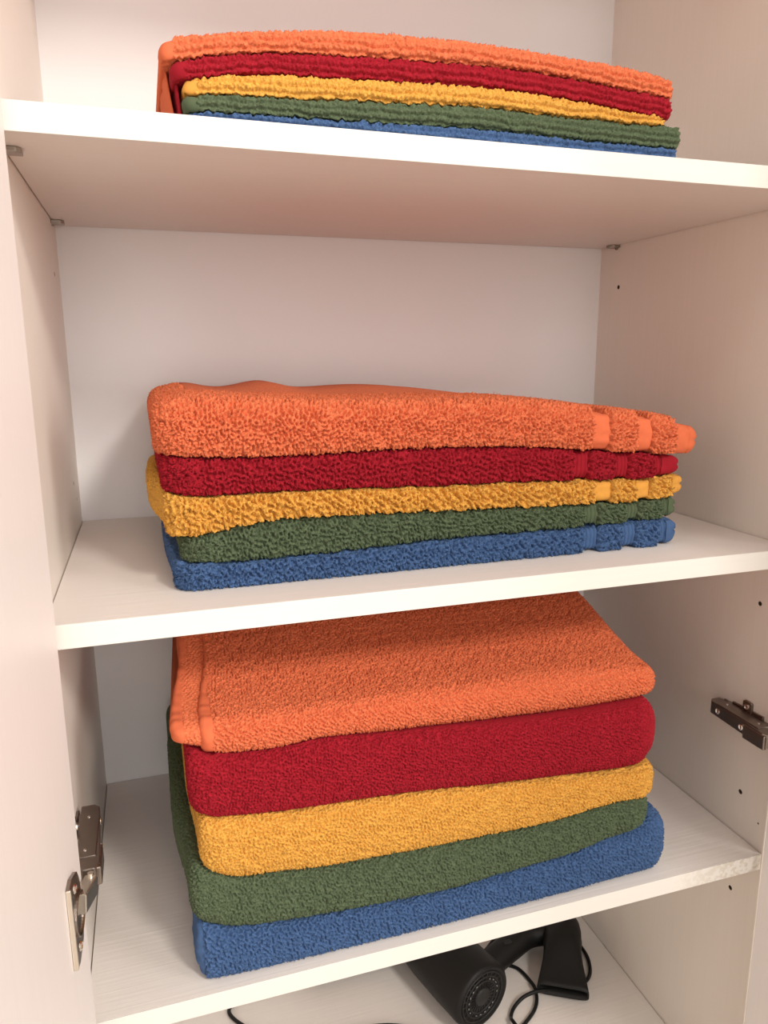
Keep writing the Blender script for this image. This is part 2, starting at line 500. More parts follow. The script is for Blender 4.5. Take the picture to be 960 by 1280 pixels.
class Fold:
    """shape of one folded towel: front fold towards the viewer"""
    def __init__(s, top, bot, yf, yb, bulge=0.5, power=2.6, top_extra=None, sig=0.010, yback_wave=0.0):
        s.zt, s.zb = interp_smooth(top, sig), interp_smooth(bot, sig)
        s.jt = s.jb = None
        s.floor = None
        s.skew = 0.0
        s.gap = .0006
        s.yf, s.yb, s.bulge, s.power, s.top_extra = yf, yb, bulge, power, top_extra

    def fit(s, P, more=0.0):
        """the layers press on one another: nothing crosses the seam above or below"""
        gap = s.gap + more
        P = P.copy()
        X, Y = P[..., 0], P[..., 1]
        lo = s.zb(X) + s.jb(X, Y) + gap if s.jb is not None else np.full(X.shape, -9.)
        hi = s.zt(X) + s.jt(X, Y) - gap if s.jt is not None else np.full(X.shape, 9.)
        bad = lo > hi
        mid = (lo + hi) / 2
        lo = np.where(bad, mid, lo); hi = np.where(bad, mid, hi)
        P[..., 2] = np.clip(P[..., 2], lo, hi)
        if s.floor is not None:
            P[..., 2] = np.maximum(P[..., 2], s.floor)
        return P

    def sheet(s, x0, x1, r0, r1, step, off=0.0, rc0=0.012, rc1=0.012, top_fine=0.014, bot_fine=0.012, inset=0.0, ep=2.4, crease=(0, 0), open_ends=False):
        th = np.array([0.02, 0.06, 0.12, 0.2, 0.3, 0.42, 0.56, 0.72, 0.9, 1.1, 1.32]) 
        def endx(r):
            nn = max(6, int(r * 1.6 / step))
            t = np.linspace(0.02, PI / 2, nn)
            return r * (1 - np.cos(t))
        if open_ends:
            xs = np.linspace(x0, x1, max(4, int((x1 - x0) / step)))
        else:
            a = x0 + endx(r0)
            b = x1 - endx(r1)[::-1]
            mid = np.linspace(a[-1], b[0], max(4, int((b[0] - a[-1]) / step)))
            xs = np.concatenate([a[:-1], mid, b[1:]])
        def scale(d, r):
            q = np.clip(1 - d / max(r, 1e-6), 0, 1)
            return (1 - q ** ep) ** (1 / ep)
        S = np.ones_like(xs) if open_ends else np.minimum(scale(xs - x0, r0), scale(x1 - xs, r1))
        S = np.maximum(S, 0.03)
        zt, zb = s.zt(xs), s.zb(xs)
        zc, hh = (zt + zb) / 2, (zt - zb) / 2 - inset
        h = hh * S
        B = np.minimum(s.bulge * (zt - zb), 0.022)
        yfx = s.yf(xs) + inset
        if not open_ends:
            for d, rc in ((xs - x0, rc0), (x1 - xs, rc1)):
                q = np.clip(1 - d / rc, 0, 1)
                yfx = yfx + rc * (1 - np.sqrt(1 - q * q))
        # loop parameters: (t along depth 0 back..1 = start of the front curl, phi)
        dep = s.yb - 0.02
        def ts(fine):
            c = np.linspace(0, 1, 14)[:-1] * (1 - fine / dep)
            f = np.linspace(1 - fine / dep, 1, max(3, int(fine / step)))
            return np.concatenate([c, f])
        tb = ts(bot_fine)
        tt = ts(top_fine)[::-1]
        hm = float(np.mean(hh))
        nphi = max(14, int(PI * hm * 1.05 / step))
        phi = np.linspace(-PI / 2, PI / 2, nphi)
        e = 2 / s.power
        cs = np.abs(np.cos(phi)) ** e
        sn = np.sign(np.sin(phi)) * np.abs(np.sin(phi)) ** e
        # even out the points along the curl
        seg = np.hypot(np.diff(cs), np.diff(sn)); al = np.concatenate([[0], np.cumsum(seg)]); al /= al[-1]
        fine = np.linspace(-PI / 2, PI / 2, 2000)
        cf = np.abs(np.cos(fine)) ** e; sf = np.sign(np.sin(fine)) * np.abs(np.sin(fine)) ** e
        al = np.concatenate([[0], np.cumsum(np.hypot(np.diff(cf), np.diff(sf)))]); al /= al[-1]
        ph = np.interp(np.linspace(0, 1, nphi), al, np.arange(2000))
        cs = np.interp(ph, np.arange(2000), cf); sn = np.interp(ph, np.arange(2000), sf)
        kind = np.concatenate([np.full(len(tb) - 1, 0), np.full(nphi, 1), np.full(len(tt) - 1, 2)])
        tpar = np.concatenate([tb[:-1], np.ones(nphi), tt[1:]])
        cpar = np.concatenate([np.zeros(len(tb) - 1), cs, np.zeros(len(tt) - 1)])
        spar = np.concatenate([-np.ones(len(tb) - 1), sn, np.ones(len(tt) - 1)])
        back = np.clip(tpar * dep / 0.012, 0, 1)
        spar = spar * np.where(tpar < 0.999, 0.25 + 0.75 * np.sqrt(1 - (1 - back) ** 2), 1)
        yc = yfx + B
        Y = s.yb + (yc[:, None] - s.yb) * tpar[None, :] - B[:, None] * cpar[None, :]
        Z = zc[:, None] + h[:, None] * spar[None, :]
        X = np.repeat(xs[:, None], len(tpar), 1)
        if s.top_extra is not None:
            wgt = sstep((spar + 0.2) / 1.2)[None, :] * S[:, None]
            Z = Z + wgt * s.top_extra(X, Y)
        if crease[0] or crease[1]:
            # layered open ends: shallow grooves between the folds
            for d, side, c in ((xs - x0, 1, crease[0]), (x1 - xs, -1, crease[1])):
                if c:
                    fall = np.exp(-(d / 0.006) ** 2)[:, None]
                    X = X + side * c * fall * np.abs(np.cos(spar * PI * 1.0))[None, :] ** 6
        if s.skew:
            X = X + s.skew * sstep((Y - yfx.min() - .02) / .10) * np.exp(-np.clip(X - x0, 0, 1) / .04)
        P = np.stack([X, Y, Z], -1)
        du = np.gradient(P, axis=0); dv = np.gradient(P, axis=1)
        N = np.cross(du, dv)
        N /= np.maximum(np.linalg.norm(N, axis=-1, keepdims=True), 1e-12)
        mid = N[len(xs) // 2, len(tb) + nphi // 2]
        if mid[1] > 0:
            N = -N
        if off:
            P = P + N * off
        arc = np.concatenate([np.zeros((len(xs), 1)), np.cumsum(np.linalg.norm(np.diff(P, axis=1), axis=-1), axis=1)], 1)
        # how visible each ring is: 1 on the curl and just behind it, fading where neighbours press
        vis = np.where(kind == 1, 1.0, 0.0)
        dtop = (1 - tpar) * dep
        vis = np.where(kind == 2, sstep((top_fine - dtop) / min(0.02, top_fine)), vis)
        vis = np.where(kind == 0, sstep((bot_fine - dtop) / bot_fine), vis)
        return dict(P=P, N=N, S=S, xs=xs, vis=vis, kind=kind, arc=arc, spar=spar, fold=s)

def grid_mesh(name, P, capped=True):
    nu, nv = P.shape[:2]
    co = P.reshape(-1, 3)
    i = np.arange(nu - 1)[:, None] * nv
    j = np.arange(nv)[None, :]
    j2 = (j + 1) % nv
    q = np.stack([i + j, i + j2, i + nv + j2, i + nv + j], -1).reshape(-1, 4)
    # orientation: outward
    me = bpy.data.meshes.new(name)
    nf = len(q)
    caps = []
    if capped:
        caps = [np.arange(nv)[::-1], (nu - 1) * nv + np.arange(nv)]
    # flip so that normals look outwards
    mid = (nu // 2) * nv
    k = int(np.argmin(co[mid:mid + nv, 1]))
    a, b, c = co[mid + k], co[mid + (k + 1) % nv], co[mid + nv + k]
    flip = np.cross(b - a, c - a)[1] > 0
    if flip:
        q = q[:, ::-1]
        caps = [c[::-1] for c in caps]
    loops = np.concatenate([q.ravel()] + caps) if caps else q.ravel()
    starts = np.concatenate([np.arange(nf) * 4] + ([np.array([nf * 4, nf * 4 + nv])] if caps else []))
    totals = np.concatenate([np.full(nf, 4)] + ([np.array([nv, nv])] if caps else []))
    me.vertices.add(len(co)); me.vertices.foreach_set('co', co.astype(np.float32).ravel())
    me.loops.add(len(loops)); me.loops.foreach_set('vertex_index', loops.astype(np.int32))
    me.polygons.add(len(starts))
    me.polygons.foreach_set('loop_start', starts.astype(np.int32))
    me.polygons.foreach_set('loop_total', totals.astype(np.int32))
    me.update(calc_edges=True)
    me.validate()
    return me

def terry(sh, lam, amp, ribs=None, recess=(), depth=0.0030):
    """push the grid out into loops of pile"""
    P, N = sh['P'], sh['N']
    nu, nv = P.shape[:2]
    flat = P.reshape(-1, 3)
    vis = np.repeat(sh['vis'][None, :], nu, 0)
    sel = (vis.ravel() > 0.01)
    warp = band_field(lam * 4.5, 18)
    g1 = band_field(lam); g2 = band_field(lam * 0.48, 40)
    q = flat[sel]
    a = g1(q); b = g2(q); w = warp(q)
    h = np.clip((a + 0.72 + 0.15 * w) / 1.0, 0, 1) ** 0.9 + 0.16 * b
    if ribs:
        arc = sh['arc'].ravel()[sel]
        wob = band_field(0.020, 20)(q) * 0.30 + band_field(0.005, 24)(q) * 0.28
        r = np.sin(2 * PI * arc / ribs + wob * 1.5)
        rr = np.clip((r + 0.80) / 1.2, 0, 1) ** 0.7
        h = rr * (0.55 + 0.45 * np.clip((a + 1) / 1.6, 0, 1)) + 0.13 * b
    H = np.zeros(nu * nv)
    H[sel] = h
    sh['ridge'] = H.reshape(nu, nv) > 0.62
    H = H.reshape(nu, nv) * amp * vis * np.clip(sh['S'][:, None] * 1.2, 0, 1)
    for (x0, x1) in recess:
        x = P[..., 0] + 0.0009 * np.sin(P[..., 2] * 900) 
        m = sstep((x - x0) / 0.0035 + 0.5) * sstep((x1 - x) / 0.0035 + 0.5)
        H = H * (1 - m) - depth * m * np.repeat(np.clip(sh['vis'], 0, 1)[None, :], nu, 0)
    return sh['fold'].fit(P + N * H[..., None])

def woven(sh, ribs_x=None, rib_amp=0.0006, pucker=0.0003):
    """flat woven strip, puckered a little; ribs_x: positions of raised lines across it"""
    P, N = sh['P'], sh['N']
    x = P[..., 0]
    H = pucker * band_field(0.010, 16, stretch=(0.6, 1, 1))(P.reshape(-1, 3)).reshape(x.shape)
    if ribs_x:
        n, x0, x1 = ribs_x
        H = H + rib_amp * np.abs(np.sin(PI * n * (x - x0) / (x1 - x0))) ** 0.6 - rib_amp
    vis = np.clip(sh['vis'], 0, 1)[None, :]
    return sh['fold'].fit(P + N * (H * vis)[..., None])

SP_A, SP_B, SP_C = 0.00060, 0.00065, 0.00058

def fibres(sh, P, n, length, width, name, m, parent, skip=(), side=0, lean=.75):
    """loose loop ends standing out of the pile along the part that shows"""
    nu, nv = P.shape[:2]
    vis = sh['vis'] > 0.5
    js = np.where(vis)[0]
    ii = rng.integers(2, nu - 2, n); jj = js[rng.integers(0, len(js), n)]
    fx = rng.uniform(0, 1, (n, 1))
    on = sh['ridge'][ii, jj]
    ii, jj, fx = ii[on], jj[on], fx[on]
    p = P[ii, jj] * (1 - fx) + P[ii + 1, jj] * fx; nn = sh['N'][ii, jj]
    if side:
        # the left end, as far back as it shows
        ui = int(np.searchsorted(sh['xs'], sh['xs'][0] + .020))
        jall = np.where(P[ui, :, 1] < P[..., 1].min() + .26)[0][:-1]
        i2 = rng.integers(0, ui, side * 4); j2 = jall[rng.integers(0, len(jall), side * 4)]
        a2 = rng.uniform(0, 1, (side * 4, 1)); b2 = rng.uniform(0, 1, (side * 4, 1))
        # coarse rings far back are long: draw by their area
        q = (P[i2, j2] * (1 - a2) + P[i2 + 1, j2] * a2) * (1 - b2) + (P[i2, j2 + 1] * (1 - a2) + P[i2 + 1, j2 + 1] * a2) * b2
        ar = np.linalg.norm(P[i2, j2 + 1] - P[i2, j2], axis=1) * np.linalg.norm(P[i2 + 1, j2] - P[i2, j2], axis=1)
        pick = rng.choice(side * 4, side, p=ar / ar.sum())
        p = np.concatenate([p, q[pick]]); nn = np.concatenate([nn, sh['N'][i2, j2][pick]])
    ok = np.ones(len(p), bool)
    for a, b in skip:
        ok &= ~((p[:, 0] > a - .0012) & (p[:, 0] < b + .0012))
    p, nn = p[ok], nn[ok]
    n = len(p)
    t = rng.normal(size=(n, 3)); t /= np.linalg.norm(t, axis=1)[:, None]
    d = nn * 0.8 + t * lean; d /= np.linalg.norm(d, axis=1)[:, None]
    s = np.cross(d, rng.normal(size=(n, 3))); s /= np.linalg.norm(s, axis=1)[:, None]
    L = length * rng.uniform(0.5, 1.2, (n, 1))
    w = width
    base = p - nn * 0.0004
    midp = base + d * L * 0.55
    curl = np.cross(d, s)
    tip = base + d * L + curl * L * 0.35
    co = sh['fold'].fit(np.stack([base - s * w, base + s * w, midp + s * w * 0.8, midp - s * w * 0.8, tip], 1).reshape(-1, 3), .0004)
    k = np.arange(n)[:, None] * 5
    q = np.concatenate([k + np.array([[0, 1, 2, 3]]), ], 1)
    tr = k + np.array([[3, 2, 4]])
    me = bpy.data.meshes.new(name)
    loops = np.concatenate([q, tr], 1).ravel()
    starts = (np.arange(n)[:, None] * 7 + np.array([[0, 4]])).ravel()
    tot = np.tile([4, 3], n)
    me.vertices.add(len(co)); me.vertices.foreach_set('co', co.astype(np.float32).ravel())
    me.loops.add(len(loops)); me.loops.foreach_set('vertex_index', loops.astype(np.int32))
    me.polygons.add(len(starts)); me.polygons.foreach_set('loop_start', starts.astype(np.int32)); me.polygons.foreach_set('loop_total', tot.astype(np.int32))
    me.update(calc_edges=True)
    o = link(name, me, m, parent)
    o['kind'] = 'stuff'
    return o

def const(v):
    return lambda x: np.full_like(np.asarray(x, float), v)
def ramp(x0, v0, x1, v1):
    return lambda x: v0 + (v1 - v0) * np.clip((np.asarray(x, float) - x0) / (x1 - x0), 0, 1)

def root_for(x0, x1, yf, yb, z, label, group):
    return thing('towel', label, 'towel', ((x0 + x1) / 2, (yf + yb) / 2, z), group)

# outlines of the layers, front edge, measured in metres (x, z)
A_LAYERS = [
 [(.1043,1.1459),(.111,1.1494),(.1547,1.1564),(.2089,1.1631),(.243,1.1659),(.2844,1.1669),(.3278,1.1676),(.3802,1.1659),(.4216,1.1641),(.4649,1.1622),(.4913,1.1584),(.497,1.1537)],
 [(.1051,1.1344),(.1204,1.1383),(.1542,1.1446),(.181,1.1479),(.2086,1.1493),(.2428,1.1508),(.2845,1.1527),(.3281,1.1542),(.3807,1.1535),(.4224,1.1508),(.466,1.1474),(.4963,1.1455)],
 [(.116,1.1241),(.1222,1.1261),(.1431,1.1305),(.1751,1.1341),(.2082,1.1353),(.2427,1.1366),(.2846,1.1385),(.3285,1.1399),(.3814,1.1382),(.4233,1.1363),(.4672,1.1319),(.4992,1.1304)],
 [(.1165,1.116),(.1425,1.1183),(.1746,1.1192),(.2079,1.1212),(.2425,1.1227),(.2847,1.1243),(.3288,1.1265),(.382,1.1254),(.4239,1.1252),(.4602,1.1250),(.5056,1.1262)],
 [(.1159,1.1058),(.1525,1.1074),(.1741,1.1082),(.2076,1.1085),(.2424,1.1092),(.2847,1.1105),(.3291,1.1113),(.3827,1.1103),(.4249,1.1095),(.469,1.1092),(.5089,1.109)],
 [(.1,1.1010),(.52,1.1010)]]
B_LAYERS = [
 [(.0846,.9084),(.0919,.9137),(.1125,.9144),(.1488,.9123),(.1866,.9101),(.2258,.9078),(.2668,.9075),(.324,.9067),(.3845,.9059),(.4324,.9019),(.4657,.8967),(.5,.8935),(.5355,.8887),(.5585,.8835),(.5838,.8788)],
 [(.0824,.8757),(.0933,.8721),(.116,.8701),(.1531,.8687),(.2116,.8686),(.2666,.8701),(.3245,.8697),(.3858,.8678),(.4343,.8643),(.4594,.861),(.5203,.8561),(.566,.8517),(.5863,.8532)],
 [(.0847,.8482),(.0932,.842),(.1021,.8396),(.1267,.8393),(.1777,.8394),(.2245,.8386),(.2807,.8373),(.325,.8357),(.3869,.8354),(.4358,.8333),(.4696,.8329),(.5223,.8307),(.577,.8332)],
 [(.0853,.8113),(.0989,.8063),(.1126,.8091),(.1444,.8145),(.1769,.8181),(.2241,.8168),(.2807,.8156),(.3253,.8139),(.3877,.8126),(.471,.81),(.524,.8089),(.5808,.814)],
 [(.0899,.7881),(.1176,.7849),(.143,.7839),(.1758,.7843),(.2234,.785),(.2807,.7872),(.3256,.7886),(.3885,.7887),(.4722,.7891),(.5254,.7907),(.5793,.79)],
 [(.08,.7650),(.59,.7650)]]
C_LAYERS = [
 None,
 [(.0786,.651),(.1023,.6413),(.1126,.638),(.1313,.6354),(.1601,.6337),(.1968,.6387),(.2241,.6369),(.2665,.6334),(.2958,.6329),(.3413,.6307),(.3727,.6294),(.4216,.6279),(.4641,.6259),(.4992,.6254),(.5278,.6276)],
 [(.0857,.5991),(.0975,.5881),(.1048,.5844),(.1224,.582),(.1614,.5775),(.1952,.5749),(.2518,.5732),(.2963,.5704),(.3428,.5652),(.3914,.5613),(.4423,.5573),(.4956,.5522),(.5304,.5526)],
 [(.092,.5457),(.106,.535),(.1153,.5275),(.1327,.5224),(.1595,.522),(.1938,.5161),(.2295,.5147),(.2968,.5119),(.3481,.5118),(.3934,.511),(.4274,.5121),(.4621,.5168),(.4844,.5191),(.5026,.5188),(.5316,.5156)],
 [(.0859,.4949),(.0995,.4859),(.1077,.4805),(.1307,.4751),(.1646,.4714),(.2215,.4676),(.2701,.4657),(.3185,.4643),(.3574,.4683),(.3941,.4706),(.4469,.4731),(.4769,.4812),(.5089,.4839),(.5356,.4907)],
 [(.07,.4326),(.57,.4326)]]
COLOURS = ['orange', 'red', 'yellow', 'green', 'blue']

def lower(tab, dz):
    return [(x, z + dz) for x, z in tab]

# ---------- upper shelf: ribbed towels
GA = 'ribbed towels folded on the upper shelf'
LA = ['folded orange ribbed towel, topmost of the thin stack on the upper shelf',
      'folded dark red ribbed towel, second from top on the upper shelf',
      'folded yellow ribbed towel in the middle of the upper shelf stack',
      'folded green ribbed towel, second from bottom on the upper shelf',
      'folded blue ribbed towel lying flat on the upper shelf board']
EXT_A = [(.1035, .4985), (.1098, .4985), (.1168, .4905), (.1168, .5085), (.1180, .5060)]
for i, c in enumerate(COLOURS):
    x0, x1 = EXT_A[i]
    root = root_for(x0, x1, .012, .30, float(np.mean([p[1] for p in A_LAYERS[i + 1]])), LA[i], GA)
    f = Fold(A_LAYERS[i], A_LAYERS[i + 1], ramp(.11, .013, .5, .008), .30, 0.50, 2.6)
    if i > 0:
        f.jt = seam_jitter(100 + i, .010)
    f.jb = seam_jitter(101 + i, .010) if i < 4 else None
    f.floor = Z_A1 + .0003
    hem_w = 0.0080 if i != 4 else 0.004
    sh = f.sheet(x0, x1, .004, .006, SP_A, rc0=.006, rc1=.010, top_fine=.02 if i == 0 else .014)
    P = terry(sh, .0030, .0026, ribs=.0044, recess=[(x0 - .01, x0 + hem_w)] + ([(x1 - .006, x1 + .01)] if i in (0, 1, 3, 4) else []), depth=0.0004)
    link('pile', grid_mesh('pile', P), PILE[c], root)
    fibres(sh, P, 6000, .0015, .00026, 'loop_ends', PILE[c], root, skip=[(x0 - .02, x0 + hem_w)], lean=.45)
    hs = f.sheet(x0 - .0006, x0 + hem_w + .001, .004, .001, SP_A * 1.4, off=.0005, rc0=.006, rc1=.001, open_ends=False)
    link('hem', grid_mesh('hem', woven(hs)), WOVEN[c], root, 'flat woven hem')
    if i in (0, 1):
        # the end of this towel hangs over the shorter ones below it, down to the shelf
        if i == 0:
            px = [(.0005, 1.1400), (.0016, 1.1320), (.0030, 1.1200), (.0046, 1.1100), (.0054, 1.1012)]
            (xa, ya), (xb, yb), t = (.1046, .036), (.1030, .11), .0016
        else:
            px = [(.0004, 1.1290), (.0012, 1.1210), (.0020, 1.1130), (.0026, 1.1060), (.0028, 1.1012)]
            (xa, ya), (xb, yb), t = (.1108, .024), (.1085, .12), .0018
        bm = bmesh.new()
        path = smooth_path([(p[0], 0, p[1]) for p in px], 5)
        cols = []
        for k in range(9):
            q = k / 8
            ox, oy = xa + (xb - xa) * q, ya + (yb - ya) * q
            w_ = .0006 * math.sin(k * 1.9)
            cols.append([bm.verts.new((ox + p.x + w_, oy, p.z)) for p in path] + [bm.verts.new((ox + p.x + w_ + t, oy, p.z)) for p in path[::-1]])
        nn = len(cols[0])
        for A, B in zip(cols, cols[1:]):
            for k in range(nn):
                bm.faces.new((A[k], B[k], B[(k + 1) % nn], A[(k + 1) % nn]))
        bm.faces.new(cols[0]); bm.faces.new(cols[-1][::-1])
        bm_obj('hanging_end', bm, WOVEN[c], root, None, True)

# ---------- middle shelf: towels with woven border bands at the right end
GB = 'banded towels folded on the middle shelf'
LB = ['folded orange towel with flat woven bands, topmost on the middle shelf',
      'folded dark red towel with ribbed bands, second from top on the middle shelf',
      'folded yellow towel with woven bands in the middle of the middle shelf stack',
      'folded green towel with ribbed bands, second from bottom on the middle shelf',
      'folded blue towel with ribbed bands lying flat on the middle shelf board']
EXT_B = [(.0832, .5850), (.0870, .5700), (.0890, .5760), (.0985, .5695), (.0925, .5690)]
def PX(px):      # along the front of this stack
    return 0.46602 + (px - 739) * 0.000893
BANDS = [[(739, 759, 0), (792, 810, 0), (840, 872, 0)],
         [(720, 738, 4), (769, 786, 4), (819, 829, 3), (829, 860, 0)],
         [(746, 767, 0), (797, 815, 0), (843, 864, 0)],
         [(736, 752, 4), (786, 801, 4), (832, 842, 3), (842, 860, 0)],
         [(733, 750, 4), (780, 797, 4), (827, 838, 3), (838, 860, 0)]]
def topB(X, Y):
    u = sstep((Y - .10) / .16)
    return u * (0.004 * np.exp(-((X - .12) / .02) ** 2) + 0.009 * np.exp(-((X - .20) / .03) ** 2) + .006 * np.exp(-((X - .31) / .07) ** 2) + .002) - 0.006 * sstep((X - .40) / .15) * u
for i, c in enumerate(COLOURS):
    x0, x1 = EXT_B[i]
    yb = .325
    root = root_for(x0, x1, .055, yb, float(np.mean([p[1] for p in B_LAYERS[i + 1]])), LB[i], GB)
    f = Fold(B_LAYERS[i], B_LAYERS[i + 1], [const(.050), const(.054), ramp(.09, .050, .58, .055), const(.054), const(.050)][i], yb, 0.42, 3.0, topB if i == 0 else None)
    if i > 0:
        f.jt = seam_jitter(200 + i, .052)
    f.jb = seam_jitter(201 + i, .052) if i < 4 else None
    f.floor = Z_B1 + .0003
    f.gap = .0009
    f.skew = [-.002, -.003, -.014, -.004, -.006][i]
    rec = []
    endr = [.012, .016, .008, .012, .012][i]
    for (a, b, r) in BANDS[i]:
        a, b = PX(a), PX(b)
        rec.append((a, b if b < x1 - .004 else b + .05))
    sh = f.sheet(x0, x1 - .0015, .011, endr, SP_B, rc0=.018, rc1=.010, top_fine=.10 if i == 0 else .014, crease=(0.0, .003))
    big = [1.0, 1.0, 1.35, 1.0, 1.1][i]
    P = terry(sh, .0031 * (1.15 if i == 2 else 1), .0042 * big, recess=rec, depth=.0036)
    link('pile', grid_mesh('pile', P), PILE[c], root)
    fibres(sh, P, 30000, .0020, .00026, 'loop_ends', PILE[c], root, skip=rec, side=9000)
    ss = f.sheet(x0, x0 + .030, .011, .002, SP_B, off=.0003, rc0=.018, rc1=.001, top_fine=.22, bot_fine=.20)
    link('side_pile', grid_mesh('side_pile', terry(ss, .0031, .0034)), PILE[c], root)
    for k, (a, b, r) in enumerate(BANDS[i]):
        a, b = PX(a), PX(b)
        last = k == len(BANDS[i]) - 1
        if last:
            bs = f.sheet(a - .002, x1, .001, endr, SP_B * 1.3, off=-.0006, rc0=.0005, rc1=.010, top_fine=.08 if i == 0 else .014, crease=(0.0, .003))
            P = woven(bs)
            if i in (0, 2):      # stitched line of the hem
                xm = PX(857 if i == 0 else 853)
                P = P + bs['N'] * (-.0011 * np.exp(-((P[..., :1] - xm) / .0008) ** 2)) * np.clip(bs['vis'], 0, 1)[None, :, None]
            link('hem', grid_mesh('hem', P), WOVEN[c], root, 'flat woven hem')
        else:
            bs = f.sheet(a - .001, b + .001, .001, .001, SP_B * .55, off=-.0012, rc0=.0005, rc1=.0005, top_fine=.08 if i == 0 else .014)
            P = woven(bs, (r, a - .001, b + .001) if r else None, .0015)
            link('woven_band', grid_mesh('woven_band', P), WOVEN[c], root, 'ribbed woven band' if r else 'flat woven band')

# ---------- lower shelf: large thick towels
GC = 'thick bath towels folded on the lower shelf'
LC = ['large folded orange bath towel with hemmed left edge, topmost on the lower shelf',
      'large folded red bath towel, second from top on the lower shelf',
      'large folded yellow bath towel in the middle of the lower shelf stack',
      'large folded green bath towel, second from bottom on the lower shelf',
      'large folded blue bath towel lying flat on the lower shelf board']
EXT_C = [(.1035, .5520), (.0905, .5370), (.0960, .5400), (.0860, .5335), (.0885, .5560)]
SHIFT = [(-.014, .026), (-.004, .006), (0, .001), (0, 0), (0, 0)]   # (z, y) of a layer's foot against the plane of the outline
def topC(X, Y):
    r = sstep((Y - .045) / .17)
    w = .010 * np.sin((X - .1) * 9.0) * sstep((Y - .06) / .1)
    dip = -.006 * np.exp(-((Y - .13 + .08 * (X - .3)) / .035) ** 2) * np.exp(-((X - .27) / .16) ** 2)
    return .046 * r + w * .35 + dip
lay = [None] * 6
for k in range(1, 5):
    dz, dy = SHIFT[k - 1]
    ramp_dz = [(x, z + dz * np.clip((x - .08) / .35, 0.15, 1)) for x, z in C_LAYERS[k]]
    lay[k] = ramp_dz
lay[5] = C_LAYERS[5]
lay[0] = [(.0786, .668), (.1026, .664), (.16, .660), (.25, .657), (.35, .653), (.45, .649), (.50, .646), (.535, .641), (.552, .636)]
for i, c in enumerate(COLOURS):
    x0, x1 = EXT_C[i]
    yb = .335
    root = root_for(x0, x1, .014, yb, float(np.mean([p[1] for p in lay[i + 1]])), LC[i], GC)
    yf = [ramp(.10, .016, .50, .036), ramp(.1, .010, .5, .018), ramp(.1, .009, .5, .014), ramp(.1, .012, .5, .012), ramp(.1, .010, .5, .011)][i]
    f = Fold(lay[i], lay[i + 1], yf, yb, [.55, .34, .36, .38, .42][i], [2.2, 2.8, 2.8, 2.8, 2.8][i], topC if i == 0 else None)
    if i > 0:
        f.jt = seam_jitter(300 + i, .012)
    f.jb = seam_jitter(301 + i, .012) if i < 4 else None
    f.floor = Z_C1 + .0003
    f.skew = [.012, 0, -.006, -.010, 0][i]
    kw = dict(rc0=.012, rc1=.026, top_fine=.21 if i == 0 else .014, crease=(0, .002))
    er = [.020, .016, .014, .014, .016][i]
    el = [.003, .008, .010, .012, .010][i]
    sh = f.sheet(x0, x1, el, er, SP_C, **kw)
    P = terry(sh, [.0025, .0025, .0026, .0027, .0028][i], [.0026, .0026, .0027, .0029, .0031][i], recess=[(x0 - .01, x0 + .0075)] if i == 0 else ([(x0 - .01, x0 + .006)] if i == 4 else []), depth=.0008)
    link('pile', grid_mesh('pile', P), PILE[c], root)
    fibres(sh, P, 90000 if i == 0 else 36000, .0016, .00022, 'loop_ends', PILE[c], root, skip=[(x0 - .02, x0 + .008)] if i in (0, 4) else [], side=0 if i in (0, 4) else 6000)
    if i in (1, 2, 3):
        ss = f.sheet(x0, x0 + .030, el, .002, SP_C, off=.0003, rc0=.012, rc1=.001, top_fine=.24, bot_fine=.22)
        link('side_pile', grid_mesh('side_pile', terry(ss, .0026, .0026)), PILE[c], root)
    if i == 0:
        hs = f.sheet(x0 - .0012, x0 + .0085, .003, .001, SP_C * 1.5, off=.0016, rc0=.006, rc1=.001, top_fine=.20)
        link('hem', grid_mesh('hem', woven(hs, None, pucker=.0003)), WOVEN[c], root, 'flat woven hem of the top layer')
        # the layer beneath sticks out further to the left
        s2 = f.sheet(.0815, .135, .003, .002, SP_C, inset=.0030, rc0=.008, rc1=.001, top_fine=.20)
        P2 = terry(s2, .0024, .0012, recess=[(.07, .0890)], depth=.0008)
        link('under_layer', grid_mesh('under_layer', P2), PILE[c], root)
        h2 = f.sheet(.0803, .0892, .003, .001, SP_C * 1.5, off=.0010, inset=.0030, rc0=.008, rc1=.001, top_fine=.20)
        link('hem', grid_mesh('hem', woven(h2, None, pucker=.0003)), WOVEN[c], root, 'flat woven hem of the under layer')
    if i == 1:
        s2 = f.sheet(.45, .5440, .002, .014, SP_C, inset=.0035, rc0=.001, rc1=.022, top_fine=.014)
        link('under_layer', grid_mesh('under_layer', terry(s2, .0024, .0011)), PILE[c], root)
    if i == 4:
        hs = f.sheet(x0 - .0008, x0 + .0065, .008, .001, SP_C * 1.5, off=.0005, rc0=.010, rc1=.001, top_fine=.02)
        link('hem', grid_mesh('hem', woven(hs, None, pucker=.0006)), WOVEN[c], root, 'flat woven hem')

